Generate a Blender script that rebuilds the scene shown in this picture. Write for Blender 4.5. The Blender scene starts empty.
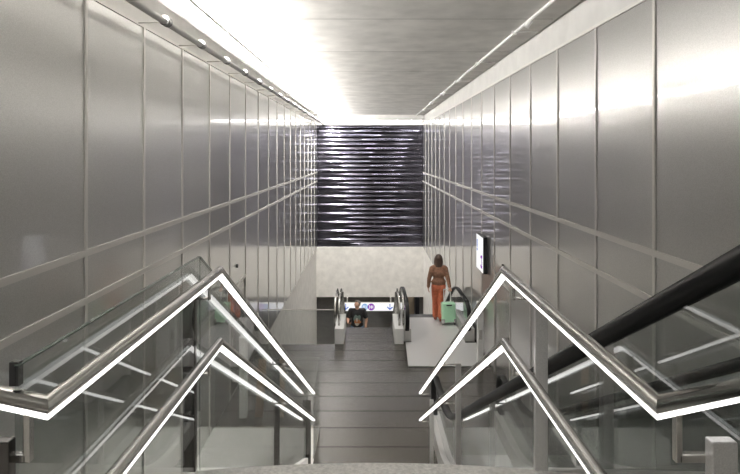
import bpy, bmesh, math, random
from mathutils import Vector, Matrix
random.seed(7)
PI = math.pi
FZ = 4.57           # camera height above the middle landing; everything is laid out in these units, scaled to metres at the end
SCALE = 0.94
K = 1.0 / SCALE
C = bpy.context.scene.collection
def V(X, Y, h): return Vector((X, Y, FZ - h))      # h = depth below eye level

# ------------------------------------------------------------------ materials
def new_mat(name):
    m = bpy.data.materials.new(name); m.use_nodes = True
    nt = m.node_tree; nt.nodes.clear()
    out = nt.nodes.new('ShaderNodeOutputMaterial')
    return m, nt, out
def N(nt, t, **kw):
    n = nt.nodes.new(t)
    for k, v in kw.items():
        if k in n.inputs: n.inputs[k].default_value = v
        else: setattr(n, k, v)
    return n
def principled(name, col, rough=.5, metal=0., noise=0., nscale=20., bump=0., bscale=200., stretch=(1,1,1), rvar=0., spec=.5):
    m, nt, out = new_mat(name)
    b = N(nt, 'ShaderNodeBsdfPrincipled')
    b.inputs['Base Color'].default_value = (*col, 1)
    b.inputs['Roughness'].default_value = rough
    b.inputs['Metallic'].default_value = metal
    b.inputs['Specular IOR Level'].default_value = spec
    nt.links.new(b.outputs[0], out.inputs[0])
    tc = N(nt, 'ShaderNodeTexCoord'); mp = N(nt, 'ShaderNodeMapping')
    mp.inputs['Scale'].default_value = stretch
    nt.links.new(tc.outputs['Object'], mp.inputs[0])
    if noise or rvar:
        n = N(nt, 'ShaderNodeTexNoise'); n.inputs['Scale'].default_value = nscale; n.inputs['Detail'].default_value = 6
        nt.links.new(mp.outputs[0], n.inputs['Vector'])
        if noise:
            r = N(nt, 'ShaderNodeMapRange'); r.inputs['From Min'].default_value = .3; r.inputs['From Max'].default_value = .7
            r.inputs['To Min'].default_value = 1 - noise; r.inputs['To Max'].default_value = 1 + noise
            nt.links.new(n.outputs['Fac'], r.inputs['Value'])
            mx = N(nt, 'ShaderNodeVectorMath', operation='SCALE'); mx.inputs[0].default_value = col
            nt.links.new(r.outputs[0], mx.inputs['Scale']); nt.links.new(mx.outputs[0], b.inputs['Base Color'])
        if rvar:
            r2 = N(nt, 'ShaderNodeMapRange'); r2.inputs['To Min'].default_value = rough - rvar; r2.inputs['To Max'].default_value = rough + rvar
            nt.links.new(n.outputs['Fac'], r2.inputs['Value']); nt.links.new(r2.outputs[0], b.inputs['Roughness'])
    if bump:
        n2 = N(nt, 'ShaderNodeTexNoise'); n2.inputs['Scale'].default_value = bscale; n2.inputs['Detail'].default_value = 3
        nt.links.new(mp.outputs[0], n2.inputs['Vector'])
        bp = N(nt, 'ShaderNodeBump'); bp.inputs['Strength'].default_value = bump; bp.inputs['Distance'].default_value = .01
        nt.links.new(n2.outputs['Fac'], bp.inputs['Height']); nt.links.new(bp.outputs[0], b.inputs['Normal'])
    return m
def emission(name, col, strength):
    m, nt, out = new_mat(name)
    e = N(nt, 'ShaderNodeEmission'); e.inputs[0].default_value = (*col, 1); e.inputs[1].default_value = strength
    nt.links.new(e.outputs[0], out.inputs[0]); return m
def glass(name, tint=(.79,.81,.805), ior=1.45):
    m, nt, out = new_mat(name)
    fr = N(nt, 'ShaderNodeFresnel')
    ge = N(nt, 'ShaderNodeNewGeometry'); mr = N(nt, 'ShaderNodeMapRange'); mr.inputs['To Min'].default_value = ior; mr.inputs['To Max'].default_value = 1/ior
    nt.links.new(ge.outputs['Backfacing'], mr.inputs['Value']); nt.links.new(mr.outputs[0], fr.inputs[0])   # straight-through rays: both faces reflect alike
    t = N(nt, 'ShaderNodeBsdfTransparent'); t.inputs[0].default_value = (*tint, 1)
    g = N(nt, 'ShaderNodeBsdfGlossy'); g.inputs['Roughness'].default_value = 0.0; g.inputs[0].default_value = (1,1,1,1)
    mx = N(nt, 'ShaderNodeMixShader')
    nt.links.new(fr.outputs[0], mx.inputs[0]); nt.links.new(t.outputs[0], mx.inputs[1]); nt.links.new(g.outputs[0], mx.inputs[2])
    nt.links.new(mx.outputs[0], out.inputs[0]); return m
def tile_mat(name, col, pitch, off, rough):
    m = principled(name, col, rough, 0, .30, 90, .03, 320, rvar=.05)
    nt = m.node_tree; b = next(n for n in nt.nodes if n.type == 'BSDF_PRINCIPLED')
    src = b.inputs['Base Color'].links[0].from_socket
    tc = N(nt, 'ShaderNodeTexCoord'); sp = N(nt, 'ShaderNodeSeparateXYZ'); nt.links.new(tc.outputs['Object'], sp.inputs[0])
    def line(axis, p, o, w):
        a = N(nt, 'ShaderNodeMath', operation='SUBTRACT'); nt.links.new(sp.outputs[axis], a.inputs[0]); a.inputs[1].default_value = o
        d = N(nt, 'ShaderNodeMath', operation='DIVIDE'); nt.links.new(a.outputs[0], d.inputs[0]); d.inputs[1].default_value = p
        f = N(nt, 'ShaderNodeMath', operation='FRACT'); nt.links.new(d.outputs[0], f.inputs[0])
        l = N(nt, 'ShaderNodeMath', operation='LESS_THAN'); nt.links.new(f.outputs[0], l.inputs[0]); l.inputs[1].default_value = w / p
        return l
    l1 = line('Y', pitch, off, .018)
    sv = N(nt, 'ShaderNodeMapRange'); sv.inputs['To Min'].default_value = .5; sv.inputs['To Max'].default_value = 0
    nt.links.new(l1.outputs[0], sv.inputs['Value']); nt.links.new(sv.outputs[0], b.inputs['Specular IOR Level'])
    mx = N(nt, 'ShaderNodeMix', data_type='RGBA'); nt.links.new(l1.outputs[0], mx.inputs[0])
    nt.links.new(src, mx.inputs[6]); mx.inputs[7].default_value = (col[0]*.15, col[1]*.15, col[2]*.15, 1)
    nt.links.new(mx.outputs[2], b.inputs['Base Color'])
    return m

M = {}
M['panel'] = principled('brushed_panel', (.585,.58,.565), .30, .90, .12, 130)
for k in ('panel',):
    pb = next(n for n in M[k].node_tree.nodes if n.type == 'BSDF_PRINCIPLED')
    pb.inputs['Coat Weight'].default_value = .9; pb.inputs['Coat Roughness'].default_value = .06; pb.inputs['Coat IOR'].default_value = 1.6
M['seam'] = principled('seam_metal', (.66,.64,.61), .45, .35)
M['door'] = principled('door_metal', (.55,.54,.52), .25, .85, .10, 130)
M['plaster'] = principled('pale_plaster', (.62,.61,.59), .8, 0, .06, 3, .05, 80)
M['ceiling'] = principled('ceiling_concrete', (.64,.625,.60), .75, 0, .13, 2.6, .03, 60)
M['joint'] = principled('joint_gap', (.30,.29,.275), .9)
M['concrete'] = principled('wall_concrete', (.70,.68,.645), .75, 0, .10, 4, .08, 60)
M['dark_wall'] = principled('dark_hall_wall', (.06,.058,.055), .6)
M['granite'] = tile_mat('dark_granite', (.048,.043,.035), .6*SCALE, 9.17*SCALE, .27)
M['granite_light'] = principled('pale_granite', (.60,.585,.555), .5, 0, .2, 60, .1, 300)
M['pale_floor'] = principled('pale_concrete_floor', (.78,.76,.73), .5, 0, .10, 9, .05, 120)
M['lower_floor'] = principled('lower_floor', (.075,.068,.058), .5, 0, .25, 3)
M['steel'] = principled('satin_steel', (.56,.545,.52), .27, 1.0, .04, 120, .0)
M['post'] = principled('post_steel', (.60,.59,.58), .38, .55, .12, 220)
M['post_dark_refl'] = principled('post_steel_dark_refl', (.12,.115,.11), .2, 1.0)  # same steel as the right posts, darkened for the dark they reflect
M['plate'] = principled('escalator_plate', (.54,.535,.53), .42, .2, .04, 160)
M['deck'] = principled('escalator_deck', (.60,.59,.57), .38, .5, .03, 120)
M['tube_steel'] = principled('tube_steel', (.62,.61,.59), .3, .7)
M['collar'] = principled('collar_steel', (.22,.215,.21), .45, .6)
M['rubber'] = principled('black_rubber', (.008,.008,.008), .45, spec=.25)
M['step'] = principled('step_metal', (.12,.12,.12), .45, .8)
M['blade'] = principled('blue_black_blade', (.145,.14,.175), .16, 1.0)
M['void'] = principled('dark_backing', (.012,.012,.018), .6)
M['glass'] = glass('balustrade_glass')
M['clear_glass'] = glass('clear_guard_glass', (.955,.965,.96))
M['glass_edge'] = principled('glass_edge', (.10,.13,.115), .2)
M['led'] = emission('led_diffuser', (1.0,.985,.96), 2.6)
M['tube'] = emission('tube_lamp', (1.0,.97,.925), 720.0)
M['lamp'] = emission('added_ceiling_lamp', (1.0,.97,.92), 25.0)
M['added_lamp_line'] = emission('added_lamp_line', (1.0,.98,.97), 50.0)
M['white'] = principled('white_enamel', (.90,.895,.88), .4)
M['sign'] = emission('backlit_sign', (1,1,1), 1.0)
M['sign_blue'] = emission('backlit_blue', (.02,.12,.55), 1.0)
M['sign_pale_blue'] = emission('backlit_pale_blue', (.25,.45,.75), 1.0)
M['sign_purple'] = emission('backlit_purple', (.25,.03,.42), 1.0)
M['dark'] = principled('dark_metal', (.02,.02,.022), .4)
M['skin'] = principled('skin', (.62,.36,.26), .55, 0, .05, 30)
M['hair_brown'] = principled('hair_brown', (.055,.030,.020), .5, 0, .35, 60, .4, 90, stretch=(1,1,.15))
M['hair_grey'] = principled('hair_grey', (.17,.15,.14), .6, 0, .35, 80, .4, 120)
M['jacket'] = principled('brown_suede', (.24,.12,.072), .75, 0, .28, 22, .3, 60)
M['orange'] = principled('rust_orange_cloth', (.58,.16,.08), .8, 0, .15, 18, .2, 60)
M['shoe'] = principled('shoe_leather', (.22,.06,.035), .5)
M['black_cloth'] = principled('black_cotton', (.012,.012,.013), .85, 0, .2, 30)
M['denim'] = principled('blue_denim', (.13,.22,.33), .85, 0, .2, 60)
M['green'] = principled('mint_shell', (.55,.90,.63), .35, 0, .04, 30)
M['chrome'] = principled('chrome', (.70,.70,.70), .15, 1.0)
M['tan'] = principled('tan_board_finish', (.42,.27,.16), .6, 0, .15, 12, 0, 50, stretch=(6,6,.6))
M['print_teal'] = principled('print_teal', (.16,.22,.20), .8)
M['print_rust'] = principled('print_rust', (.50,.20,.09), .8)
M['print_pale'] = principled('print_pale', (.60,.56,.50), .8)
M['eye'] = principled('eye_dark', (.03,.02,.02), .3)
M['tan_wall'] = principled('tan_wall', (.36,.29,.21), .7)

# ------------------------------------------------------------------ mesh helpers
def link(name, bm, mat, parent=None, smooth=False):
    me = bpy.data.meshes.new(name)
    bmesh.ops.recalc_face_normals(bm, faces=bm.faces[:])
    bm.to_mesh(me); bm.free()
    if mat: me.materials.append(mat)
    if smooth:
        for p in me.polygons: p.use_smooth = True
    o = bpy.data.objects.new(name, me); C.objects.link(o)
    if parent is not None:
        o.parent = parent
        o.matrix_parent_inverse = Matrix.Identity(4)
        me.transform(parent_matrix(parent).inverted())
    return o
def parent_matrix(p):
    m = Matrix.LocRotScale(p.location, p.rotation_euler, None)
    return parent_matrix(p.parent) @ m if p.parent else m
def tag(o, label, cat, group=None):
    o['label'] = label; o['category'] = cat
    if group: o['group'] = group
    return o
def shade(o, ang=35):
    for p in o.data.polygons: p.use_smooth = True
    bm = bmesh.new(); bm.from_mesh(o.data)
    for e in bm.edges:
        if len(e.link_faces) == 2 and e.calc_face_angle(0) > math.radians(ang): e.smooth = False
    bm.to_mesh(o.data); bm.free()
def thing(name, label, cat, loc, group=None):
    o = bpy.data.objects.new(name, None); C.objects.link(o); o.location = loc; o.empty_display_size = .1
    return tag(o, label, cat, group)
def struct(name, bm, mat, parent=None, smooth=False):
    o = link(name, bm, mat, parent, smooth)
    if parent is None: o['kind'] = 'structure'
    return o
def dup(root, loc, label=None):
    r = root.copy(); C.objects.link(r); r.location = loc
    if label: r['label'] = label
    for ch in list(root.children):
        c = ch.copy(); C.objects.link(c); c.parent = r
        for g in list(ch.children):
            d = g.copy(); C.objects.link(d); d.parent = c
    return r
def B(): return bmesh.new()
def box(bm, x0, x1, y0, y1, h0, h1, bev=0):
    """box between depths h0 (upper) and h1 (lower) below the eye"""
    vs = [bm.verts.new(V(x, y, h)) for h in (h1, h0) for (x, y) in ((x0,y0),(x1,y0),(x1,y1),(x0,y1))]
    fs = [bm.faces.new([vs[i] for i in f]) for f in ((3,2,1,0),(4,5,6,7),(0,1,5,4),(1,2,6,5),(2,3,7,6),(3,0,4,7))]
    if bev:
        es = list({e for f in fs for e in f.edges})
        bmesh.ops.bevel(bm, geom=es, offset=bev, segments=2, affect='EDGES', profile=.5)
    return bm
def prism(bm, pts, d):
    """extrude polygon pts (Vectors) by vector d"""
    a = [bm.verts.new(p) for p in pts]; b = [bm.verts.new(p + d) for p in pts]
    n = len(pts)
    bm.faces.new(a[::-1]); bm.faces.new(b)
    for i in range(n): bm.faces.new((a[i], a[(i+1)%n], b[(i+1)%n], b[i]))
    return bm
def strip_prism(bm, top, bot, d):
    """thick sheet between two polylines of equal length, thickness vector d"""
    n = len(top)
    a = [bm.verts.new(p) for p in top]; b = [bm.verts.new(p) for p in bot]
    a2 = [bm.verts.new(p + d) for p in top]; b2 = [bm.verts.new(p + d) for p in bot]
    for i in range(n-1):
        bm.faces.new((a[i], a[i+1], b[i+1], b[i])); bm.faces.new((a2[i+1], a2[i], b2[i], b2[i+1]))
        bm.faces.new((a[i+1], a[i], a2[i], a2[i+1])); bm.faces.new((b[i], b[i+1], b2[i+1], b2[i]))
    bm.faces.new((a[0], b[0], b2[0], a2[0])); bm.faces.new((b[-1], a[-1], a2[-1], b2[-1]))
    return bm
def circle_profile(r, n=14): return [(r*math.cos(2*PI*i/n), r*math.sin(2*PI*i/n)) for i in range(n)]
def sweep(bm, pts, prof, closed=False):
    """mitred sweep of a profile (u sideways, v upwards) along pts"""
    pts = [Vector(p) for p in pts]; n = len(pts); m = len(prof); rings = []
    last_side = Vector((1,0,0))
    segs = [(pts[i+1]-pts[i]).normalized() for i in range(n-1)]
    for i in range(n):
        t = segs[i] if i < n-1 else segs[-1]
        pl = t if i in (0, n-1) else (segs[i-1] + segs[i]).normalized()
        side = t.cross(Vector((0,0,1)))
        if side.length < 1e-3: side = last_side.copy()
        side.normalize()
        if side.dot(last_side) < -0.2 and abs(t.z) > .0 and i > 0: side = -side
        last_side = side; up = side.cross(t)
        ring = []
        for (u, v) in prof:
            p = pts[i] + side*u + up*v
            k = (p - pts[i]).dot(pl) / max(t.dot(pl), .2)
            ring.append(bm.verts.new(p - t*k))
        rings.append(ring)
    for i in range(n-1):
        for j in range(m):
            bm.faces.new((rings[i][j], rings[i][(j+1)%m], rings[i+1][(j+1)%m], rings[i+1][j]))
    bm.faces.new(rings[0][::-1]); bm.faces.new(rings[-1])
    return bm
def sweep_c(bm, pts, prof):
    """straight prism of a profile that may be concave; caps left to a quad strip"""
    m = len(prof); r = [[bm.verts.new(p + Vector((u, 0, v))) for (u, v) in prof] for p in pts]
    for j in range(m): bm.faces.new((r[0][j], r[0][(j+1)%m], r[1][(j+1)%m], r[1][j]))
    for q in r:
        for j in range(m//2): bm.faces.new((q[j], q[j+1], q[m-2-j], q[m-1-j])) if j+1 < m-2-j else None
    return bm
def tube(bm, pts, r, n=12): return sweep(bm, pts, circle_profile(r, n))
def disc(bm, c, axis, r, d, n=24):
    """short cylinder centred at c along axis"""
    axis = Vector(axis).normalized(); q = axis.to_track_quat('Z', 'Y')
    pts = [Vector(c) + q @ Vector((r*math.cos(2*PI*i/n), r*math.sin(2*PI*i/n), -d/2)) for i in range(n)]
    return prism(bm, pts, axis*d)

# ------------------------------------------------------------------ the shell
W = 2.6; Y0 = -4.0; YE = 27.0; HC = -1.88; CT = -1.46; FL = 4.57; LOW = 9.6
TRD, RIS = .286, .161
SL = RIS / TRD

struct('ceiling', box(B(), -W-.3, W+.3, Y0, YE+.2, HC-.3, HC), M['ceiling'])
ceil = bpy.data.objects['ceiling']
b = B()
y = 5.2
while y < YE:
    box(b, -W+.05, W-.05, y, y+.014, HC, HC+.002); y += 2.45
link('slab_joint', b, M['joint'], ceil)
# the downstand at the far end above the blades
struct('ceiling_beam', box(B(), -W, W, YE-.7, YE+.2, HC-.05, -1.62), M['plaster'])
b = B(); box(b, -W, W, YE-.12, YE+.2, -1.62, -1.42); struct('trim_1', b, M['plaster'])

t = thing('added_linear_lamp', 'thin added lamp line under the beam across the top of the blue blades', 'lamp', V(0, YE-.5, -1.62))  # lamp added along the beam's bright line so the blades catch streaks
b = B(); box(b, -W+.018, W-.018, YE-.58, YE-.46, -1.62, -1.60); link('housing', b, M['white'], t)
b = B(); box(b, -W+.12, W-.12, YE-.56, YE-.48, -1.60, -1.59); link('diffuser', b, M['added_lamp_line'], t)
seams = [5.02 + 1.293*k for k in range(-7, 18)]      # y of the panel joints
def build_wall(side, s):
    bm = B()
    box(bm, *sorted((s*(W+.03), s*(W+.3))), Y0, YE+.2, HC-.05, LOW+.3)
    wall = struct('wall_' + side, bm, M['concrete'])
    bm = B(); box(bm, *sorted((s*(W+.005), s*(W+.03))), Y0, YE, HC, CT-.03); link('plaster_band', bm, M['plaster'], wall)
    bm = B(); box(bm, *sorted((s*(W-.012), s*(W+.03))), Y0, YE, CT-.03, CT+.012); link('top_trim', bm, M['seam'], wall)
    for h in (.905, 1.34):
        bm = B(); box(bm, *sorted((s*(W-.016), s*(W+.01))), Y0, YE, h-.03, h+.03); link('rail_trim', bm, M['seam'], wall)
    for i in range(len(seams)-1):
        a, c = seams[i]+.012, seams[i+1]-.012
        if c < Y0+.3: continue
        bm = B()
        door = abs(seams[i]-10.19) < .1
        box(bm, *sorted((s*W, s*(W+.025))), a, c, CT+.015, 2.50 if door else FL-.002)
        link('cladding_panel', bm, M['panel'], wall)
        bm = B(); box(bm, *sorted((s*(W-.014), s*(W+.02))), seams[i]-.022, seams[i]+.022, CT+.012, FL-.001); link('seam_strip', bm, M['seam'], wall)
        if door:
            d = struct('door_1' if s < 0 else 'door_2', box(B(), *sorted((s*(W+.012), s*(W+.029))), a+.03, c-.03, 2.56, FL-.003), M['door'])
            bm = B(); box(bm, *sorted((s*(W-.02), s*(W+.028))), a, c, 2.50, 2.555); link('door_frame', bm, M['seam'], d)
            bm = B(); box(bm, *sorted((s*(W-.04), s*(W+.012))), a+.1, a+.13, 3.45, 3.60); link('door_handle', bm, M['chrome'], d)
            o = tag(link('wall_sensor', disc(B(), V(s*(W-.015), 10.72, 2.18), (1,0,0), .035, .03), M['dark']),
                    'small round black sensor above the service door in the %s wall' % ('left' if s < 0 else 'right'), 'sensor')
    return wall
build_wall('left', -1); build_wall('right', 1)

# end wall: concrete lintel below the blades
struct('wall_end', box(B(), -W-.03, W+.03, YE, YE+.5, FL, 7.02), M['concrete'])
struct('wall_end_backing', box(B(), -W-.03, W+.03, YE+.12, YE+.5, -1.45, FL), M['void'])
# hall behind the camera
struct('wall_back', box(B(), -W-.3, W+.3, Y0-.3, Y0, HC-.3, FL), M['dark_wall'])
for i, (x, yy) in enumerate(((-1.3,-1.2), (1.3,-1.2), (-1.3,-3), (1.3,-3))):  # fill lamps added out of view behind the camera
    t = thing('fill_ceiling_light', 'unseen square fill lamp added in the upper hall ceiling', 'lamp', V(x, yy, HC+.03), 'fill lamps added over the upper landing')
    bm = B(); box(bm, x-.33, x+.33, yy-.33, yy+.33, HC, HC+.03); link('frame', bm, M['white'], t)
    bm = B(); box(bm, x-.28, x+.28, yy-.28, yy+.28, HC+.03, HC+.045); link('diffuser', bm, M['lamp'], t)

# floors
b = B(); pts = [(-W,8.0),(W,8.0),(W,15.3),(.86,15.3),(.86,14.5),(-.84,14.5),(-.84,13.2),(-W,13.2)]
prism(b, [V(x,y,FL) for x, y in pts], Vector((0,0,-.25))); struct('floor', b, M['granite'])
b = B(); box(b, -W, -.84, .2, 9.17, FL-.006, FL+.2); struct('floor_side', b, M['pale_floor'])
b = B(); box(b, -.84, W, .2, 8.0, FL, FL+.2); struct('floor_under', b, M['granite'])
b = B(); box(b, -7, 9, 13.0, 48, LOW, LOW+.3); struct('floor_lower', b, M['lower_floor'])
b = B(); box(b, -7, 9, YE+.5, 48, 6.8, 7.0); struct('ceiling_lower', b, M['plaster'])
b = B(); box(b, -7, 9, 47.5, 48, 6.8, LOW); struct('wall_lower', b, M['concrete'])
b = B(); box(b, -7.2, -7, YE+.5, 48, 6.8, LOW); box(b, 9, 9.2, YE+.5, 48, 6.8, LOW); struct('wall_lower_side', b, M['concrete'])
b = B(); box(b, 1.9, 2.45, 30.5, 31.0, 7.0, LOW); struct('pillar_1', b, M['tan_wall'])
b = B(); box(b, 2.5, 2.72, 30.3, 30.8, 7.0, LOW); struct('pillar_2', b, M['dark'])

# upper landing with a gently bowed nosing, stair flight below it
HL = 1.67
def nose(x): return 2.975 - .075*((x-.02)/.9)**2
xs = [-.92 + i*(1.90/16) for i in range(17)]
b = B()
pts = [V(x, nose(x), HL) for x in xs] + [V(.98, Y0, HL), V(-W, Y0, HL), V(-W, 1.30, HL), V(-.92, 1.30, HL)]
prism(b, pts[::-1], Vector((0,0,-.28))); struct('floor_upper', b, M['granite_light'])
b = B()
for i in range(17):
    y = 2.99 + i*TRD; h = min(HL + (i+1)*RIS + .07, FL+.01)
    box(b, -.90, .96, y-.02, y+TRD, h, h+.26)
stair = struct('stair_flight', b, M['granite_light'])
b = B()
prism(b, [V(-.90,2.9,HL+.30), V(-.90,8.0,FL-.15), V(-.90,8.0,FL), V(-.90,7.6,FL), V(-.90,2.9,HL+.75)], Vector((-.03,0,0)))
link('stringer', b, M['pale_floor'], stair)

# lower stair flight
S2 = 14.5
b = B()
for i in range(28):
    y = S2 + i*TRD; h = FL + (i+1)*RIS
    box(b, -.80, .80, y-.02, y+TRD, h, h+.3)
struct('stair_flight_lower', b, M['granite'])

# ------------------------------------------------------------------ far screen of bowed blades
scr = thing('louvre_screen', 'tall dark blue screen of bowed horizontal blades filling the end wall', 'screen', V(0, YE, FL))
nb = 28; top = -1.40; pitch = (FL - top)/nb
for i in range(nb):
    b = B(); zt = top + i*pitch; nx = 40; nr = 12
    grid = []
    for ix in range(nx+1):
        u = ix/nx
        # each blade bows out most towards one end, alternately left and right
        c = .42; u0 = .34 if i % 2 == 0 else .66
        amp = .003 + .062*math.exp(-((u-u0)/.26)**2)
        col = []
        for j in range(nr+1):
            v = j/nr
            if v <= c: d = amp*(1-math.cos(PI*v/c))/2
            else: d = amp*(1+math.cos(PI*(v-c)/(1-c)))/2
            col.append(b.verts.new(V(-W+.01 + u*(2*W-.02), YE+.10-d, zt + v*pitch)))
        grid.append(col)
    for ix in range(nx):
        for j in range(nr):
            b.faces.new((grid[ix][j], grid[ix+1][j], grid[ix+1][j+1], grid[ix][j+1]))
    link('blade', b, M['blade'], scr, True)

# ------------------------------------------------------------------ ceiling conduits and the row of tube lamps
def conduit(s, label):
    t = thing('conduit', label, 'conduit', V(s*2.2, YE-.9, HC))
    b = B(); tube(b, [V(s*2.2, Y0+.1, HC+.035), V(s*2.2, YE-.75, HC+.035)], .022, 8); link('pipe', b, M['white'], t, True)
    y = 5.55
    while y < YE-1:
        b = B(); box(b, *sorted((s*2.19, s*2.56)), y-.012, y+.012, HC+.002, HC+.02)
        box(b, s*2.2-.035, s*2.2+.035, y-.02, y+.02, HC, HC+.06); link('bracket', b, M['white'], t); y += 2.85
conduit(-1, 'thin white conduit along the bright left side of the ceiling')
conduit(1, 'thin white conduit with cross arms along the unlit right side of the ceiling')
t0 = None; y = 2.25; LX, LH = -2.27, -1.475
while y < YE-1.0:
    loc = V(LX, y+.645, LH)
    if t0 is None:
        t0 = thing('tube_light', 'slim steel tube light in the row along the top of the left wall', 'lamp', loc, 'tube lights along the left wall')
        b = B(); n = 14
        # open reflector: outer skin from the upper left round underneath to a lip at the right, then back inside
        arc = [math.radians(112 + i*250/n) for i in range(n+1)]
        prof = [(.046*math.cos(a), .046*math.sin(a)) for a in arc] + [(.042*math.cos(a), .042*math.sin(a)) for a in arc[::-1]]
        pts = [V(LX, y+.05, LH), V(LX, y+1.235, LH)]
        sweep_c(b, pts, prof); shade(link('housing', b, M['tube_steel'], t0))
        b = B(); sweep_c(b, [V(LX, y+.14, LH), V(LX, y+1.15, LH)], [(-.002+.022*math.cos(a), -.006+.022*math.sin(a)) for a in [2*PI*i/12 for i in range(12)]]); link('lamp_tube', b, M['tube'], t0, True)
        for yy in (y+.03, y+1.255):
            b = B(); disc(b, V(LX, yy, LH), (0,1,0), .056, .05, 18); shade(link('end_cap', b, M['collar'], t0))
        b = B(); tube(b, [V(-W, y+.03, LH+.01), V(LX-.04, y+.03, LH)], .008, 8); link('bracket', b, M['seam'], t0)
    else:
        dup(t0, loc)
    y += 1.29

SPOT = [30,60,80,120,190,300,520,750,850]
# knobs on the left conduit taken as spotlights, row extended to light the lower level
sp0 = None
for i in range(9):
    y = 2.8 + i*2.85; loc = V(-2.13, y, HC+.13)
    if sp0 is None:
        sp0 = thing('spotlight', 'small spotlight clipped to the conduit on the left of the ceiling', 'lamp', loc, 'spotlights along the left conduit')
        aim = Vector((.45, .55, -1)).normalized()
        disc_b = B(); disc(disc_b, Vector(loc), aim, .036, .10, 14); link('body', disc_b, M['white'], sp0)
        b = B(); tube(b, [Vector(loc), V(-2.2, y, HC+.06)], .012, 8); link('clip', b, M['seam'], sp0)
    else: dup(sp0, loc)
    ld = bpy.data.lights.new('spotlight_beam', 'SPOT'); ld.energy = SPOT[i]; ld.spot_size = math.radians(150); ld.spot_blend = 1; ld.shadow_soft_size = .05; ld.color = (1,.975,.93)
    lo = bpy.data.objects.new('spotlight_beam', ld); C.objects.link(lo); lo.location = Vector(loc) + aim*.075; lo.rotation_euler = aim.to_track_quat('-Z','Y').to_euler()

for y, sx, aim, en, cone in ((13.1,1,(-.55,.3,-1),170,150), (15.95,1,(-.55,.3,-1),170,150), (18.8,1,(-.55,.3,-1),170,150), (21.65,1,(-.55,.3,-1),170,150),
                             (7.4,1,(-3.9,.3,-6.4),1200,40), (7.1,-1,(3.8,1.4,-6.4),900,30)):  # spotlights added to brighten the lower level, side floor and escalator plate
    loc = V(2.13*sx, y, HC+.13); aim = Vector(aim).normalized()
    t = thing('spotlight', 'small added spotlight clipped to the conduit on the %s of the ceiling' % ('right' if sx > 0 else 'left'), 'lamp', loc, 'spotlights along the %s conduit' % ('right' if sx > 0 else 'left'))
    link('body', disc(B(), Vector(loc), aim, .036, .10, 14), M['white'], t)
    link('clip', tube(B(), [Vector(loc), V(2.2*sx, y, HC+.06)], .012, 8), M['seam'], t)
    ld = bpy.data.lights.new('spotlight_beam', 'SPOT'); ld.energy = en; ld.spot_size = math.radians(cone); ld.spot_blend = 1 if cone > 100 else .7; ld.shadow_soft_size = .05; ld.color = (1,.975,.93)
    lo = bpy.data.objects.new('spotlight_beam', ld); C.objects.link(lo); lo.location = Vector(loc) + aim*.075; lo.rotation_euler = aim.to_track_quat('-Z','Y').to_euler()

# ------------------------------------------------------------------ stair balustrades
grey_prof = [(.023*math.cos(math.radians(a)), .023*math.sin(math.radians(a))) for a in range(-42, 223, 12)]
led_prof = [(.0155,-.017), (.0155,-.030), (.012,-.034), (-.012,-.034), (-.0155,-.030), (-.0155,-.017)]
HG = .65
def rail_h(y): return HG if y <= 3.07 else HG + (y-3.07)*SL
def stair_rails(t, s, xr, xp, xo):
    corner = 1.43
    for dh in (0, .40):
        out = s*(xo - xr)
        pts = [V(xo, corner + .36*abs(xo-xr), HG+dh), V(xr, corner, HG+dh), V(xr, 3.07, HG+dh), V(xr, 8.22, rail_h(8.22)+dh)]
        g = link('handrail', sweep(B(), pts, grey_prof), M['steel'], t, False); shade(g)
        l = link('light_strip', sweep(B(), pts, led_prof), M['led'], g)
        l['label'] = 'white glowing strip under the handrail'
    return corner
def post(t, x, y0, w, d, h0, h1, mat):
    b = B(); box(b, x-w/2, x+w/2, y0, y0+d, h0, h1, .004); return link('post', b, mat, t)
def bracket(t, xr, xp, y, h, drop, r=.008):
    b = B(); s = 1 if xp > xr else -1
    pts = [V(xr+s*.012, y, h+.02), V(xr+s*.012, y, h+drop), V(xp, y, h+drop)]
    tube(b, [V(xr+s*.012, y, h+.02), V(xr+s*.012, y, h+drop+r)], r, 8); tube(b, [V(xr+s*.005, y, h+drop), V(xp, y, h+drop)], r, 8)
    return link('bracket', b, M['steel'], t, True)
def stair_depth(y):   # depth of the stair surface
    if y < 2.95: return HL
    return min(HL + (math.floor((y-2.97)/TRD)+1)*RIS + .07, FL)

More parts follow.
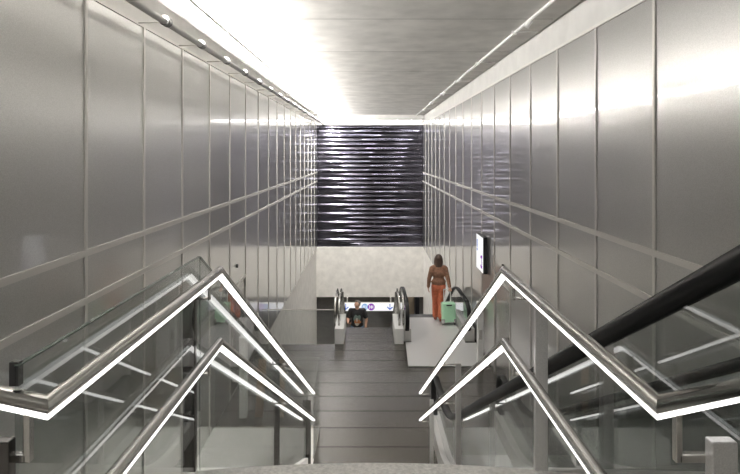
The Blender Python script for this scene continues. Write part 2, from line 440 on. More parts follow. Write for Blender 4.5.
for s, xr, xp, xo, lab in ((-1, -.84, -.955, -1.75, 'steel stair railing with glowing handrails and glass panels along the left side'),
                           (1, .75, .905, 1.045, 'steel stair railing with glowing handrails and satin posts beside the escalator')):
    t = thing('stair_railing', lab, 'railing', V(xp, 3.0, HL))
    stair_rails(t, s, xr, xp, xo)
    pm = M['post_dark_refl'] if s < 0 else M['post']
    # landing corner post, kink post, mid post, foot post
    post(t, xp, 1.40, .066, .034, .735, HL, pm)
    for dh in (0,):
        b = B(); xb = xr + s*.055
        box(b, xb-.009, xb+.009, 1.43, 1.452, HG+.03, HG+.155, .003)
        box(b, *sorted((xb, xp+s*.0)), 1.43, 1.452, HG+.133, HG+.155, .003); link('bracket', b, M['steel'], t)
    hk = .76
    post(t, xp, 2.90, .068, .03, hk if s < 0 else .77, HL+.01, pm)
    for (y, w) in ((5.62, .055), (8.05, .055)):
        ph = rail_h(y)+.055 if y < 8 else rail_h(y) + .15
        post(t, xp if s > 0 or y < 8 else -.905, y, w if s > 0 or y < 8 else .075, .03, ph, stair_depth(y), pm)
        bracket(t, xr, xp - s*w/2, y+.015, rail_h(y), .07)
        bracket(t, xr, xp - s*w/2, y+.015, rail_h(y)+.40, .07)
    for dh in (0, .40):
        bracket(t, xr, xp - s*.034, 2.915, HG+dh, .115)
    if s < 0:
        # glass: landing pane, sloping pane, low pane at the foot and the guard that closes the side bay
        gx = -.925
        for (ya, yb) in ((1.45, 3.0), (3.012, 5.6), (5.612, 8.2)):
            f = lambda y: .56 if y <= 3.0 else .56 + (y-3.0)*SL
            g_ = lambda y: HL+.12 if y <= 3.0 else HL+.12 + (y-3.0)*SL
            b = B(); strip_prism(b, [V(gx, ya, f(ya)), V(gx, yb, f(yb))], [V(gx, ya, g_(ya)), V(gx, yb, g_(yb))], Vector((-.012,0,0)))
            g = link('glass_pane', b, M['glass'], t)
            b = B(); strip_prism(b, [V(gx+.001, ya, f(ya)-.004), V(gx+.001, yb, f(yb)-.004)], [V(gx+.001, ya, f(ya)), V(gx+.001, yb, f(yb))], Vector((-.014,0,0)))
            link('edge_trim', b, M['glass_edge'], g)
        b = B(); box(b, -.955, -.93, 1.455, 1.475, .552, .615); link('glass_clamp', b, M['dark'], t)

t = thing('glass_guard', 'low glass guard closing off the pale side bay at the foot of the stair', 'guard', V(-1.7, 9.17, FL))
b = B(); box(b, -W+.02, -.835, 9.165, 9.177, 3.385, FL); link('glass_pane', b, M['clear_glass'], t)
b = B(); strip_prism(b, [V(-.84, 8.22, 3.53), V(-.84, 9.16, 3.385)], [V(-.84, 8.22, FL), V(-.84, 9.16, FL)], Vector((-.012,0,0))); link('glass_pane', b, M['clear_glass'], t)
b = B(); box(b, -W+.02, -.834, 9.155, 9.187, FL-.03, FL); box(b, -.856, -.836, 8.22, 9.16, FL-.02, FL)
link('shoe', b, M['steel'], t)
t = thing('glass_guard', 'glass guard along the dark edge left of the descending stair', 'guard', V(-1.7, 13.1, FL))
b = B(); box(b, -W+.02, -.86, 13.1, 13.112, 3.72, FL); link('glass_pane', b, M['clear_glass'], t)
b = B(); box(b, -W+.02, -.86, 13.094, 13.118, 3.70, 3.72); link('cap_rail', b, M['seam'], t)
for i, (xa, xb, lab, mw) in enumerate(((-2.0, -1.87, 'made-up tan board leaning behind the glass guard, nearer the white column', .085), (-1.62, -1.52, 'made-up tan board leaning behind the glass guard, nearer the stair', .075))):
    b = B(); prism(b, [V(xa, 9.55, FL), V(xa+mw*1.6, 9.55, FL), V(xb+mw*1.6, 9.24, 3.45), V(xb, 9.24, 3.45)], Vector((0,.025,0)))
    tag(link('tan_board', b, M['tan']), lab, 'board')  # boards made up to match tan streaks of unclear origin at the glass

# ------------------------------------------------------------------ escalators
rub = [(.05,-.02),(.05,.012),(.036,.03),(0,.037),(-.036,.03),(-.05,.012),(-.05,-.02),(-.036,-.03),(.036,-.03)]
def smooth_path(ctrl, n=6):
    """round the corners of (Y,h) polyline"""
    out = [ctrl[0]]
    for i in range(1, len(ctrl)-1):
        p0, p1, p2 = [Vector(c) for c in (ctrl[i-1], ctrl[i], ctrl[i+1])]
        d = min((p1-p0).length, (p2-p1).length, 1.4)*.48
        a = p1 + (p0-p1).normalized()*d; c = p1 + (p2-p1).normalized()*d
        for k in range(n+1):
            u = k/n; q = a*(1-u)**2 + p1*2*u*(1-u) + c*u*u; out.append((q.x, q.y))
    out.append(ctrl[-1]); return out
def newel(yc, hc, r, sgn, n=12):
    """half turn round the end of a balustrade, from the top round to the underside; sgn=+1 turns towards +Y"""
    return [(yc + sgn*r*math.sin(PI*i/n), hc - r*math.cos(PI*i/n)) for i in range(n+1)]
def balustrade(t, x, run, nw, xin, deck0, deck1, bottom):
    """run: handrail line (Y,h) along Y; nw: newel points appended at its end (or put before it)"""
    sgn = 1 if nw[0] == 'end' else -1
    path = run + nw[1] if nw[0] == 'end' else nw[1][::-1] + run
    b = B(); sweep(b, [V(x, p[0], p[1]) for p in path], rub); link('handrail', b, M['rubber'], t, True)
    b = B()
    ext = (run + [(nw[2]+.22, run[-1][1])]) if nw[0] == 'end' else ([(nw[2]-.22, run[0][1])] + run)
    strip_prism(b, [V(x-.006, p[0], p[1]+.022) for p in ext], [V(x-.006, p[0], p[1]+deck0) for p in ext], Vector((.012,0,0)))
    g = link('glass_panel', b, M['glass'], t)
    b = B()
    strip_prism(b, [V(xin[0], p[0], p[1]+deck0) for p in ext], [V(xin[0], p[0], min(p[1]+deck1, 99)) for p in ext], Vector((xin[1]-xin[0],0,0)))
    link('deck', b, M['deck'], t)
def steps(t, x0, x1, ya, ha, yb, n):
    b = B(); tr = (yb-ya)/n
    for i in range(n):
        h = ha + (i+1)*tr*SL
        box(b, x0, x1, ya+i*tr, ya+(i+1)*tr+.01, h-tr*SL, h+.2)
    return link('step_band', b, M['step'], t)

# escalator beside the stair
t = thing('escalator', 'escalator with black handrails coming down right beside the near stair', 'escalator', V(1.64, 8.5, FL))
run = smooth_path([(-1.6, .315-3.2*SL), (7.55, 3.66), (9.02, 3.68)])
for x, xin in ((1.085, (1.0, 1.20)), (2.19, (2.08, 2.34))):
    balustrade(t, x, run, ('end', newel(9.02, 4.02, .34, 1), 9.02), xin, .64, .95, FL)
steps(t, 1.21, 2.07, -1.6, .315-3.2*SL+.9, 7.6, 23)
b = B(); box(b, 1.205, 2.075, 8.30, 9.17, FL-.012, FL); link('floor_plate', b, M['plate'], t)
b = B(); box(b, 1.205, 2.075, 7.85, 8.29, FL-.03, FL+.05)
for i in range(30): box(b, 1.215+i*.0287, 1.227+i*.0287, 7.86, 8.29, FL-.036, FL-.03)
c = link('comb_plate', b, M['white'], t); c['label'] = 'pale comb plate at the foot of the escalator'

# second escalator going down past the landing
t = thing('escalator', 'escalator with black handrails going down at the far end beside the woman', 'escalator', V(1.64, 13.5, FL))
run = smooth_path([(13.62, 3.66), (15.5, 3.68), (24.2, 3.68+8.7*SL)])
for x, xin in ((.905, (.83, 1.0)), (2.40, (2.31, 2.55))):
    balustrade(t, x, run, ('start', newel(13.62, 4.02, .34, -1), 13.62), xin, .60, .92, FL)
b = B(); prism(b, [V(.82,11.8,FL-.004), V(2.56,11.8,FL-.004), V(2.56,13.25,FL-.004), V(2.30,13.25,FL-.004), V(2.30,15.3,FL-.004), V(1.005,15.3,FL-.004), V(1.005,13.3,FL-.004), V(.86,13.3,FL-.004)], Vector((0,0,.02)))
link('floor_plate', b, M['plate'], t)
steps(t, 1.01, 2.30, 15.31, FL, 24.2, 24)

# ------------------------------------------------------------------ rails and plinths at the head of the lower stair
for s, lab in ((-1, 'steel handrail with a white plinth on the left of the descending stair'), (1, 'steel handrail with a white plinth on the right of the descending stair')):
    xr = -.74 if s < 0 else .70
    t = thing('stair_handrail', lab, 'railing', V(xr, 13.4, FL))
    b = B(); box(b, xr-.11, xr+.11, 13.2, 14.45, 4.19, FL, .015); link('plinth', b, M['white'], t)
    for dx in (-.05, .05):
        dx += s*.07
        b = B(); tube(b, [V(xr+dx, 13.45, 4.19), V(xr+dx, 13.45, 3.75), V(xr+dx, 13.75, 3.58), V(xr+dx, 14.55, 3.58), V(xr+dx, 21.5, 3.58+6.95*SL)], .026, 10); link('handrail', b, M['steel'], t, True)
    b = B(); box(b, xr-.05, xr+.05, 14.4, 14.46, 3.62, 4.19); link('post', b, M['steel'], t)
    b = B(); strip_prism(b, [V(xr-.006, 13.8, 3.70), V(xr-.006, 14.5, 3.70)], [V(xr-.006, 13.8, 4.19), V(xr-.006, 14.5, 4.19)], Vector((.012,0,0))); link('glass_pane', b, M['glass'], t)
    b = B(); strip_prism(b, [V(xr-.11, 14.45, 4.19), V(xr-.11, 21.5, 4.19+7.05*SL)], [V(xr-.11, 14.45, 4.9), V(xr-.11, 21.5, 4.9+7.05*SL)], Vector((.10 if s<0 else .22,0,0))); link('side_panel', b, M['dark'], t)

t = thing('tactile_strip', 'two rows of raised steel studs across the top of the descending stair', 'tactile strip', V(0, 13.7, FL))
st = None
for r in range(2):
    for i in range(15):
        x = -.52 + i*.082 + r*.041; yv = 13.62 + r*.14
        if st is None:
            st = link('stud', disc(B(), V(x, yv, FL-.004), (0,0,1), .016, .012, 10), M['chrome'], t)
            sx, sy = x, yv
        else:
            o = st.copy(); C.objects.link(o); o.parent = t; o.location = (x-sx, yv-sy, 0)

# ------------------------------------------------------------------ columns, signs
for x, y, lab in ((-2.2, 9.5, 'slim white service column by the left wall behind the glass guard'), (2.36, 11.72, 'slim white service column by the right wall near the suitcase')):
    t = thing('service_column', lab, 'column', V(x, y, FL))
    b = B(); box(b, x-.06, x+.06, y, y+.14, 3.22, FL, .006); link('body', b, M['white'], t)
    b = B(); box(b, x-.066, x+.066, y-.006, y+.146, 3.17, 3.22, .006); link('cap', b, M['white'], t)
    b = B(); box(b, x-.03, x+.03, y-.01, y, 3.75, 3.95, .003); link('panel', b, M['seam'], t)

t = thing('wall_sign', 'white backlit sign with blue and purple marks on the right wall', 'sign', V(2.5, 12.5, 2.2))
b = B(); box(b, 2.505, W, 12.17, 12.92, 1.85, 2.66, .006); link('case', b, M['dark'], t)
b = B(); box(b, 2.498, 2.506, 12.185, 12.91, 1.865, 2.645); f = link('face', b, M['sign'], t)
b = B(); box(b, 2.494, 2.498, 12.78, 12.84, 1.98, 2.16); disc(b, V(2.496, 12.81, 2.21), (1,0,0), .035, .004); link('blue_mark', b, M['sign_blue'], f)
b = B()
for k in range(13):
    a = math.radians(50 + k*260/12); disc(b, V(2.496, 12.36 + .12*math.cos(a)*.6 - .0, 2.42 + .12*math.sin(a)), (1,0,0), .022, .004, 10)
box(b, 2.494, 2.498, 12.25, 12.32, 2.27, 2.33); box(b, 2.494, 2.498, 12.25, 12.33, 2.50, 2.56); link('purple_mark', b, M['sign_purple'], f)

def arrow_down(b, x, y, h, s):
    box(b, x-.10*s, x+.10*s, y-.008, y, h-.85*s, h+.55*s)
    for q in (-1, 1):
        pts = [V(x, y-.008, h+.85*s), V(x, y-.008, h+.52*s), V(x+q*.62*s, y-.008, h-.10*s), V(x+q*.82*s, y-.008, h+.10*s)]
        prism(b, pts, Vector((0,.008,0)))
    return b
t = thing('hanging_sign', 'long white sign with blue down arrows over the descending stair', 'sign', V(-.08, 26.5, 7.36))
b = B(); box(b, -1.34, 1.20, 26.5, 26.6, 7.16, 7.57, .01); link('case', b, M['seam'], t)
b = B(); box(b, -1.32, 1.18, 26.485, 26.5, 7.175, 7.555); f = link('face', b, M['sign'], t)
for x in (-1.17, .96): b = B(); link('arrow', arrow_down(b, x, 26.485, 7.365, .175), M['sign_blue'], f)
b = B(); disc(b, V(-.25, 26.48, 7.365), (0,1,0), .155, .01, 28); link('roundel', b, M['sign_pale_blue'], f)
b = B(); disc(b, V(.06, 26.48, 7.365), (0,1,0), .165, .01, 28); link('roundel', b, M['sign_purple'], f)
b = B()
for (x0,x1,h0,h1) in ((-.03,.0,7.28,7.45),(.05,.08,7.28,7.45),(.13,.155,7.28,7.45),(-.03,.155,7.35,7.38)): box(b, x0, x1, 26.468, 26.475, h0, h1)
link('lettering', b, M['sign'], f)
b = B()
for (x0,x1) in ((-.34,-.31),(-.27,-.24),(-.20,-.17)): box(b, x0, x1, 26.468, 26.475, 7.29, 7.44)
link('lettering', b, M['sign'], f)
for x in (-1.1, 1.0):
    b = B(); box(b, x-.03, x+.03, 26.53, 26.57, 7.0, 7.16); box(b, x-.03, x+.03, 26.53, YE+.02, 6.94, 7.0); link('hanger', b, M['seam'], t)

# unseen lamps added to light the lower passage
lp = None
for (x, y) in ((-3, 30), (0, 30), (3, 30), (-3, 36), (0, 36), (3, 36)):
    loc = V(x, y, 7.02)
    if lp is None:
        lp = thing('added_ceiling_lamp', 'long unseen lamp added in the ceiling of the lower passage', 'lamp', loc, 'lamps added to the lower passage')
        b = B(); box(b, x-.12, x+.12, y-.75, y+.75, 7.0, 7.03); link('frame', b, M['white'], lp)
        b = B(); box(b, x-.09, x+.09, y-.7, y+.7, 7.03, 7.04); link('diffuser', b, M['lamp'], lp)
    else: dup(lp, loc)

# ------------------------------------------------------------------ people
def ball(bm, p, r, sc=(1,1,1), rot=None, seg=16):
    m = Matrix.Translation(Vector(p)) @ (rot.to_4x4() if rot else Matrix.Identity(4)) @ Matrix.Diagonal((*[r*q for q in sc], 1))
    bmesh.ops.create_uvsphere(bm, u_segments=seg, v_segments=seg//2+2, radius=1, matrix=m)
def limb(bm, p1, r1, p2, r2, seg=14):
    p1, p2 = Vector(p1), Vector(p2); d = p2-p1
    q = d.to_track_quat('Z', 'Y').to_matrix().to_4x4()
    bmesh.ops.create_cone(bm, cap_ends=True, segments=seg, radius1=r1, radius2=r2, depth=d.length, matrix=Matrix.Translation((p1+p2)/2) @ q)
    ball(bm, p1, r1, seg=seg); ball(bm, p2, r2, seg=seg)
def chain(bm, pts):
    for (a, ra), (b_, rb) in zip(pts[:-1], pts[1:]): limb(bm, a, ra, b_, rb)
def fuse(bm, voxel, smooth=4, factor=.5):
    """fuse overlapping closed shapes into one continuous skin"""
    me = bpy.data.meshes.new('tmp'); bm.to_mesh(me); bm.free()
    o = bpy.data.objects.new('tmp', me); C.objects.link(o)
    r = o.modifiers.new('r', 'REMESH'); r.mode = 'VOXEL'; r.voxel_size = voxel
    if smooth:
        s = o.modifiers.new('s', 'SMOOTH'); s.iterations = smooth; s.factor = factor
    dg = bpy.context.evaluated_depsgraph_get(); dg.update()
    res = bpy.data.meshes.new_from_object(o.evaluated_get(dg))
    bpy.data.objects.remove(o); bpy.data.meshes.remove(me)
    return res
def add(name, me, mat, parent):
    me.name = name; me.materials.clear(); me.materials.append(mat)
    for p in me.polygons: p.use_smooth = True
    me.transform(Matrix.Scale(K, 4))
    o = bpy.data.objects.new(name, me); C.objects.link(o); o.parent = parent
    return o
def head(bm, c, R):
    """head facing local -Y before rotation R"""
    P = lambda v: Vector(c) + R @ Vector(v)
    ball(bm, P((0,.015,.025)), 1, (.076,.094,.092), R, 24)
    ball(bm, P((0,-.018,-.035)), 1, (.062,.070,.075), R, 20)
    ball(bm, P((0,-.045,-.088)), 1, (.034,.034,.026), R, 14)
    ball(bm, P((0,-.072,.018)), 1, (.050,.020,.014), R, 14)
    limb(bm, P((0,-.084,.010)), .010, P((0,-.106,-.030)), .014, 10)
    ball(bm, P((0,-.082,-.062)), 1, (.026,.014,.010), R, 12)
    for q in (-1, 1):
        ball(bm, P((q*.078,.012,-.010)), 1, (.012,.020,.034), R, 12)
        ball(bm, P((q*.040,-.060,-.025)), 1, (.024,.022,.02), R, 12)
def hand(bm, w, d, side, curl, out):
    """hand from wrist w along d; side = thumb direction; out = back of the hand; curl bends fingers away from out"""
    w, d, side, out = [Vector(v) for v in (w, d, side, out)]
    d.normalize(); side = (side - d*side.dot(d)).normalized(); out = d.cross(side) if d.cross(side).dot(out) > 0 else side.cross(d)
    limb(bm, w, .024, w + d*.03, .024)
    pc = w + d*.05
    for q in (-.024, -.008, .008, .024): limb(bm, w + d*.018 + side*q*.7, .013, w + d*.088 + side*q, .0115, 10)
    L = {.024: .072, .008: .082, -.008: .076, -.024: .060}
    for q, ln in L.items():
        p = w + d*.090 + side*q*1.15; dir_ = d.copy(); ang = 0; r = .0085
        for k, f in enumerate((.45, .32, .23)):
            ang += curl*(.8 if k == 0 else 1.0)
            dd = (d*math.cos(ang) - out*math.sin(ang)) + side*q*.8
            p2 = p + dd.normalized()*ln*f; limb(bm, p, r, p2, r-.0008, 8); p = p2; r -= .0008
    p = w + d*.030 + side*.022; t1 = (d*.65 + side*.75 - out*.25).normalized(); t2 = (d*.9 + side*.25 - out*.5*max(curl,.3)).normalized()
    limb(bm, w + d*.02 + side*.012, .014, p + t1*.03, .0115, 10); limb(bm, p + t1*.03, .0105, p + t1*.03 + t2*.028, .0095, 8); limb(bm, p + t1*.03 + t2*.028, .0095, p + t1*.03 + t2*.052, .008, 8)

# --- woman walking away, seen from behind (local +Y is away from the camera)
RW = Matrix.Rotation(PI, 3, 'Z')                # face towards +Y
woman = thing('person', 'person with long brown hair in a brown jacket and rust trousers pulling a suitcase', 'person', V(1.87, 15.0, FL-.016))
Lsh, Rsh = Vector((-.168,0,1.345)), Vector((.168,0,1.345))
Lel, Lwr = Vector((-.245,-.05,1.10)), Vector((-.262,.0,.875))
Rel, Rwr = Vector((.225,-.08,1.11)), Vector((.262,-.165,.905))
Lhip, Lkn, Lan = Vector((-.085,0,.90)), Vector((-.075,.085,.49)), Vector((-.070,.13,.085))
Rhip, Rkn, Ran = Vector((.085,0,.90)), Vector((.060,.01,.49)), Vector((.035,-.17,.135))
def torso(bm, g=0):
    ball(bm, (0,0,.93), 1, (.168+g,.115+g,.125+g), None, 20)
    ball(bm, (0,.0,1.07), 1, (.132+g,.092+g,.14+g), None, 20)
    ball(bm, (0,.0,1.24), 1, (.158+g,.102+g,.17+g), None, 20)
    limb(bm, Lsh*.86+Vector((0,0,.205)), .055+g, Rsh*.86+Vector((0,0,.205)), .055+g)
def arm(bm, sh, el, wr, g=0):
    chain(bm, [(sh, .056+g), (el, .041+g), (wr, .027+g)])
def leg(bm, hp, kn, an, g=0):
    mid = hp.lerp(kn, .35)
    chain(bm, [(hp, .098+g), (mid, .086+g), (kn, .056+g), (kn.lerp(an, .3), .056+g), (an, .036+g)])
def foot(bm, an, d, pitch=0, g=0, L=.17):
    d = Vector((d[0], d[1], 0)).normalized(); dn = Vector((0,0,1))
    toe = an + d*L*math.cos(pitch)*.75 + dn*(-.055 - L*math.sin(pitch)*.6)
    heel = an - d*.035 - dn*(.045 - .02*math.sin(pitch))
    limb(bm, heel, .034+g, toe, .030+g); limb(bm, an, .036+g, heel, .034+g); limb(bm, an, .034+g, an.lerp(toe, .6), .034+g)
bm = B(); torso(bm)
limb(bm, (0,.01,1.40), .058, (0,.03,1.50), .052); head(bm, (0,.035,1.575), RW)
for sh, el, wr in ((Lsh,Lel,Lwr),(Rsh,Rel,Rwr)): arm(bm, sh, el, wr)
hand(bm, Lwr, (.0,.06,-.22), (0,1,0), .35, (-1,0,0))
hand(bm, Rwr, (.02,-.06,-.10), (-1,.2,0), .95, (0,1,.6))
for a in ((Lhip,Lkn,Lan),(Rhip,Rkn,Ran)): leg(bm, *a)
foot(bm, Lan, (-.05,1)); foot(bm, Ran, (.05,1), .45)
add('body', fuse(bm, .0065, 3), M['skin'], woman)
bm = B(); torso(bm, .016)
ball(bm, (0,0,1.01), 1, (.190,.135,.10), None, 20)
for sh, el, wr in ((Lsh,Lel,Lwr),(Rsh,Rel,Rwr)): chain(bm, [(sh,.070),(el,.055),(wr+(el-wr)*.08,.043)])
bmesh.ops.bisect_plane(bm, geom=bm.verts[:]+bm.edges[:]+bm.faces[:], plane_co=(0,0,2), plane_no=(0,0,1))
jk = fuse(bm, .011, 3)
# cut the jacket at its hem
tb = B(); tb.from_mesh(jk)
bmesh.ops.delete(tb, geom=[v for v in tb.verts if v.co.z < .945 and abs(v.co.x) < .195], context='VERTS')
tb.to_mesh(jk); tb.free()
add('jacket', jk, M['jacket'], woman)
bm = B(); ball(bm, (0,.0,.950), 1, (.176,.126,.030), None, 20); ball(bm, (0,0,.965), 1, (.177,.127,.022), None, 20)
add('top', fuse(bm, .01, 2), M['black_cloth'], woman)
bm = B(); ball(bm, (0,0,.90), 1, (.180,.128,.115), None, 20)
ball(bm, (-.075,-.055,.87), .09); ball(bm, (.075,-.055,.87), .09)
for hp, kn, an in ((Lhip,Lkn,Lan),(Rhip,Rkn,Ran)):
    chain(bm, [(hp,.104),(hp.lerp(kn,.4),.098),(kn,.080),(kn.lerp(an,.35),.078),(an+Vector((0,0,.03)),.074)])
add('trousers', fuse(bm, .011, 4), M['orange'], woman)
for an, pt in ((Lan,0),(Ran,.45)):
    bm = B(); foot(bm, an, (0,1), pt, .007); add('shoe', fuse(bm, .009, 2), M['shoe'], woman)
bm = B(); hc = Vector((0,.035,1.575))
ball(bm, hc + Vector((0,-.022,.030)), 1, (.098,.106,.108), None, 24)
for i in range(11):
    a = math.radians(-20 + i*22); x, yv = .085*math.cos(a+PI), .080*math.sin(a+PI)
    chain(bm, [(hc+Vector((x*.85, yv*.9-.010, .03)), .034), (hc+Vector((x*1.02, yv*1.0-.012, -.07)), .036), (hc+Vector((x*(.95+.08*math.sin(i*2.3)), yv*1.05-.014, -.165-.018*math.sin(i*3.1))), .024)])
add('hair', fuse(bm, .009, 2), M['hair_brown'], woman)

# suitcase she pulls
case = thing('suitcase', 'mint green hard shell wheeled suitcase pulled by the walking person', 'suitcase', V(2.10, 14.72, FL-.016))
def local(name, bm, mat, parent, rot=None, smooth=False):
    me = bpy.data.meshes.new(name); bmesh.ops.recalc_face_normals(bm, faces=bm.faces[:]); bm.to_mesh(me); bm.free()
    me.materials.append(mat); me.transform(Matrix.Scale(K, 4) @ (rot or Matrix.Identity(4)))
    if smooth:
        for p in me.polygons: p.use_smooth = True
    o = bpy.data.objects.new(name, me); C.objects.link(o); o.parent = parent; return o
def lbox(bm, x0,x1,y0,y1,z0,z1,bev=0):
    vs = [bm.verts.new((x,y,z)) for z in (z0,z1) for (x,y) in ((x0,y0),(x1,y0),(x1,y1),(x0,y1))]
    fs = [bm.faces.new([vs[i] for i in f]) for f in ((3,2,1,0),(4,5,6,7),(0,1,5,4),(1,2,6,5),(2,3,7,6),(3,0,4,7))]
    if bev: bmesh.ops.bevel(bm, geom=list({e for f in fs for e in f.edges}), offset=bev, segments=4, affect='EDGES', profile=.5)
    return bm
tilt = Matrix.Rotation(math.radians(6), 4, 'Z') @ Matrix.Rotation(math.radians(-4), 4, 'X')
bm = B(); lbox(bm, -.175,.175,-.11,.11,.06,.55,.045)
body = local('shell', bm, M['green'], case, tilt)
bm = B()
for i in range(6): lbox(bm, -.125+i*.046, -.105+i*.046, -.118, -.10, .13, .47, .006)
local('rib', bm, M['green'], body, tilt)
bm = B(); lbox(bm, -.178,.178,-.006,.006,.055,.556,.003); local('zip_seam', bm, M['chrome'], body, tilt)
bm = B(); lbox(bm, -.07,.07,-.125,-.10,.475,.50,.006); local('carry_handle', bm, M['dark'], body, tilt)
for x in (-.15,.15):
    bm = B(); lbox(bm, x-.036,x+.036,-.120,-.07,.050,.150,.012); local('corner_guard', bm, M['chrome'], body, tilt)
    for yv in (-.075,.075):
        bm = B(); bmesh.ops.create_cone(bm, cap_ends=True, segments=16, radius1=.028, radius2=.028, depth=.022, matrix=Matrix.Translation((x,yv,.028)) @ Matrix.Rotation(PI/2,4,'Y'))
        local('wheel', bm, M['dark'], case)
        bm = B(); lbox(bm, x-.018,x+.018,yv-.015,yv+.015,.03,.075,.004); local('caster_fork', bm, M['chrome'], case, tilt)
bm = B()
for x in (-.085,.085):
    bmesh.ops.create_cone(bm, cap_ends=True, segments=8, radius1=.013, radius2=.012, depth=.31, matrix=Matrix.Translation((x,.085,.695)))
lbox(bm, -.10,.10,.072,.098,.835,.862,.008)
local('pull_handle', bm, M['white'], case, tilt)

# --- man coming up the lower stair, facing the camera
my = 18.1; k = math.floor((my - S2)/TRD); mh = FL + (k+1)*RIS
man = thing('person', 'person with short grey hair in a black printed t-shirt climbing the far stair', 'person', V(-.42, S2 + (k+.45)*TRD, mh))
RM = Matrix.Rotation(math.radians(-38), 3, 'Z') @ Matrix.Rotation(math.radians(-10), 3, 'X')
Lsh, Rsh = Vector((-.195,0,1.43)), Vector((.195,0,1.43))     # -x is the viewer's left
Lel, Lwr = Vector((-.285,-.08,1.19)), Vector((-.262,-.27,1.13))
Rel, Rwr = Vector((.285,.03,1.16)), Vector((.262,-.06,.93))
stepup = RIS*SCALE
Lhip, Lkn, Lan = Vector((-.095,0,.94)), Vector((-.12,-.17,.60)), Vector((-.115,-.20,stepup+.08))
Rhip, Rkn, Ran = Vector((.095,0,.94)), Vector((.11,-.02,.51)), Vector((.11,.03,.085))
def mtorso(bm, g=0):
    ball(bm, (0,0,.97), 1, (.168+g,.12+g,.13+g), None, 20)
    ball(bm, (0,-.01,1.12), 1, (.16+g,.118+g,.16+g), None, 20)
    ball(bm, (0,0,1.29), 1, (.178+g,.118+g,.18+g), None, 20)
    limb(bm, (-.165,0,1.43), .062+g, (.165,0,1.43), .062+g)
hc = Vector((0,-.025,1.635))
bm = B(); mtorso(bm); limb(bm, (0,0,1.46), .066, hc+Vector((0,.02,-.06)), .060); head(bm, hc, RM)
for sh, el, wr in ((Lsh,Lel,Lwr),(Rsh,Rel,Rwr)): chain(bm, [(sh,.062),(el,.047),(wr,.031)])
hand(bm, Lwr, (.05,-.12,.06), (1,0,.6), .9, (-1,-.3,.2))
hand(bm, Rwr, (-.02,-.05,-.2), (0,-1,0), .35, (1,0,0))
for hp, kn, an in ((Lhip,Lkn,Lan),(Rhip,Rkn,Ran)):
    chain(bm, [(hp,.098),(hp.lerp(kn,.4),.088),(kn,.060),(kn.lerp(an,.3),.060),(an,.040)]); foot(bm, an, (0,-1))
add('body', fuse(bm, .0065, 3), M['skin'], man)
bm = B(); mtorso(bm, .016); ball(bm, (0,-.005,1.0), 1, (.192,.142,.12), None, 20)
for sh, el in ((Lsh,Lel),(Rsh,Rel)): chain(bm, [(sh,.082),(sh.lerp(el,.68),.074)])
sh_me = fuse(bm, .011, 3)
tb = B(); tb.from_mesh(sh_me); bmesh.ops.delete(tb, geom=[v for v in tb.verts if v.co.z < .925], context='VERTS'); tb.to_mesh(sh_me); tb.free()
shirt = add('t_shirt', sh_me, M['black_cloth'], man)
def patch(name, cx, cz, rx, rz, yoff, mat):
    """soft irregular print patch that lies on the chest"""
    bm = B(); n = 22; ring0 = bm.verts.new((cx, yoff-.004, cz)); ring = []
    for i in range(n):
        a = 2*PI*i/n; q = 1 + .16*math.sin(3*a+cx*40) + .1*math.sin(5*a+cz*30)
        x, z = cx + rx*q*math.cos(a), cz + rz*q*math.sin(a)
        ring.append(bm.verts.new((x, yoff + .9*x*x, z)))
    for i in range(n): bm.faces.new((ring0, ring[i], ring[(i+1)%n]))
    ext = bmesh.ops.extrude_face_region(bm, geom=bm.faces[:])
    bmesh.ops.translate(bm, verts=[v for v in ext['geom'] if isinstance(v, bmesh.types.BMVert)], vec=(0,.012,0))
    return local(name, bm, mat, shirt)
patch('print', 0, 1.19, .105, .15, -.142, M['print_teal']); patch('print', .035, 1.12, .075, .075, -.150, M['print_rust'])
patch('print', -.055, 1.13, .03, .06, -.152, M['print_rust']); patch('print', .0, 1.05, .06, .04, -.156, M['print_pale']); patch('print', -.005, 1.19, .022, .06, -.154, M['print_pale'])
bm = B(); ball(bm, (0,0,.935), 1, (.178,.130,.12), None, 20)
for hp, kn, an in ((Lhip,Lkn,Lan),(Rhip,Rkn,Ran)): chain(bm, [(hp,.106),(hp.lerp(kn,.4),.098),(kn,.075),(an+Vector((0,0,.03)),.062)])
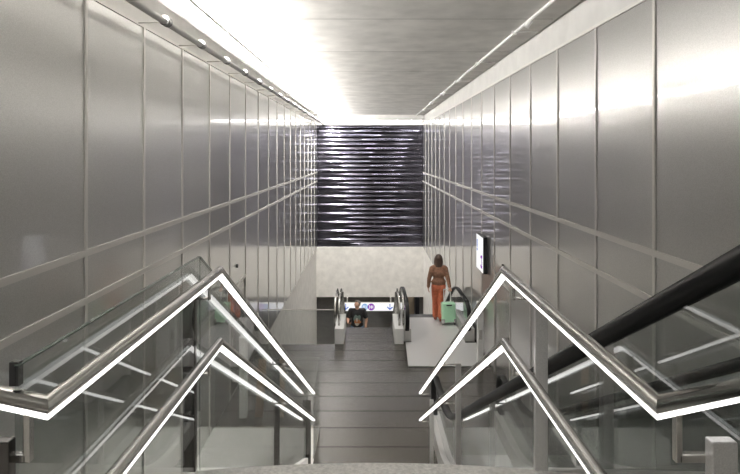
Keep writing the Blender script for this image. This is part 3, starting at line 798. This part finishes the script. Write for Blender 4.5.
add('jeans', fuse(bm, .011, 4), M['denim'], man)
for an in (Lan, Ran):
    bm = B(); foot(bm, an, (0,-1), 0, .008, .2); add('shoe', fuse(bm, .009, 2), M['dark'], man)
bm = B()
ball(bm, hc + RM @ Vector((0,.028,.044)), 1, (.083,.092,.086), RM, 24)
for q in (-1,1): ball(bm, hc + RM @ Vector((q*.066,.035,-.0)), 1, (.018,.045,.05), RM, 12)
ball(bm, hc + RM @ Vector((0,.07,-.01)), 1, (.06,.045,.07), RM, 14)
ball(bm, hc + RM @ Vector((0,-.045,.092)), 1, (.055,.035,.022), RM, 14)
add('hair', fuse(bm, .008, 2), M['hair_grey'], man)
for q in (-1,1):
    bm = B(); ball(bm, hc + RM @ Vector((q*.030,-.087,.004)), 1, (.011,.007,.006), RM, 10); local('eye', bm, M['eye'], man)
ph = tag(link('phone', lbox(B(), -.036,.036,-.005,.005,-.07,.07,.004), M['dark']), 'dark phone in the raised hand of the man in the black t-shirt', 'phone')
ph.data.transform(Matrix.Scale(K,4)); ph.location = man.location + K*(Lwr + Vector((.055,-.115,.075))); ph.rotation_euler = (.5,0,.5)

# ------------------------------------------------------------------ metres, camera, world, view
done = set()
for o in bpy.data.objects:
    o.location = o.location*SCALE
    if o.type == 'MESH' and o.data.name not in done:
        done.add(o.data.name); o.data.transform(Matrix.Scale(SCALE, 4))
cam = bpy.data.cameras.new('camera'); co = bpy.data.objects.new('camera', cam); C.objects.link(co)
co.location = (0, 0, FZ*SCALE); co.rotation_euler = (PI/2, 0, 0)
cam.sensor_width = 36; cam.lens = 550/740*36; cam.shift_y = -(237-154)/740; cam.clip_start = .05
bpy.context.scene.camera = co
w = bpy.data.worlds.new('world'); bpy.context.scene.world = w; w.use_nodes = True
w.node_tree.nodes['Background'].inputs[0].default_value = (.9,.95,1,1); w.node_tree.nodes['Background'].inputs[1].default_value = .1
vs = bpy.context.scene.view_settings
vs.view_transform = 'Standard'; vs.look = 'None'; vs.gamma = 1; vs.use_curve_mapping = False; vs.exposure = 0.0
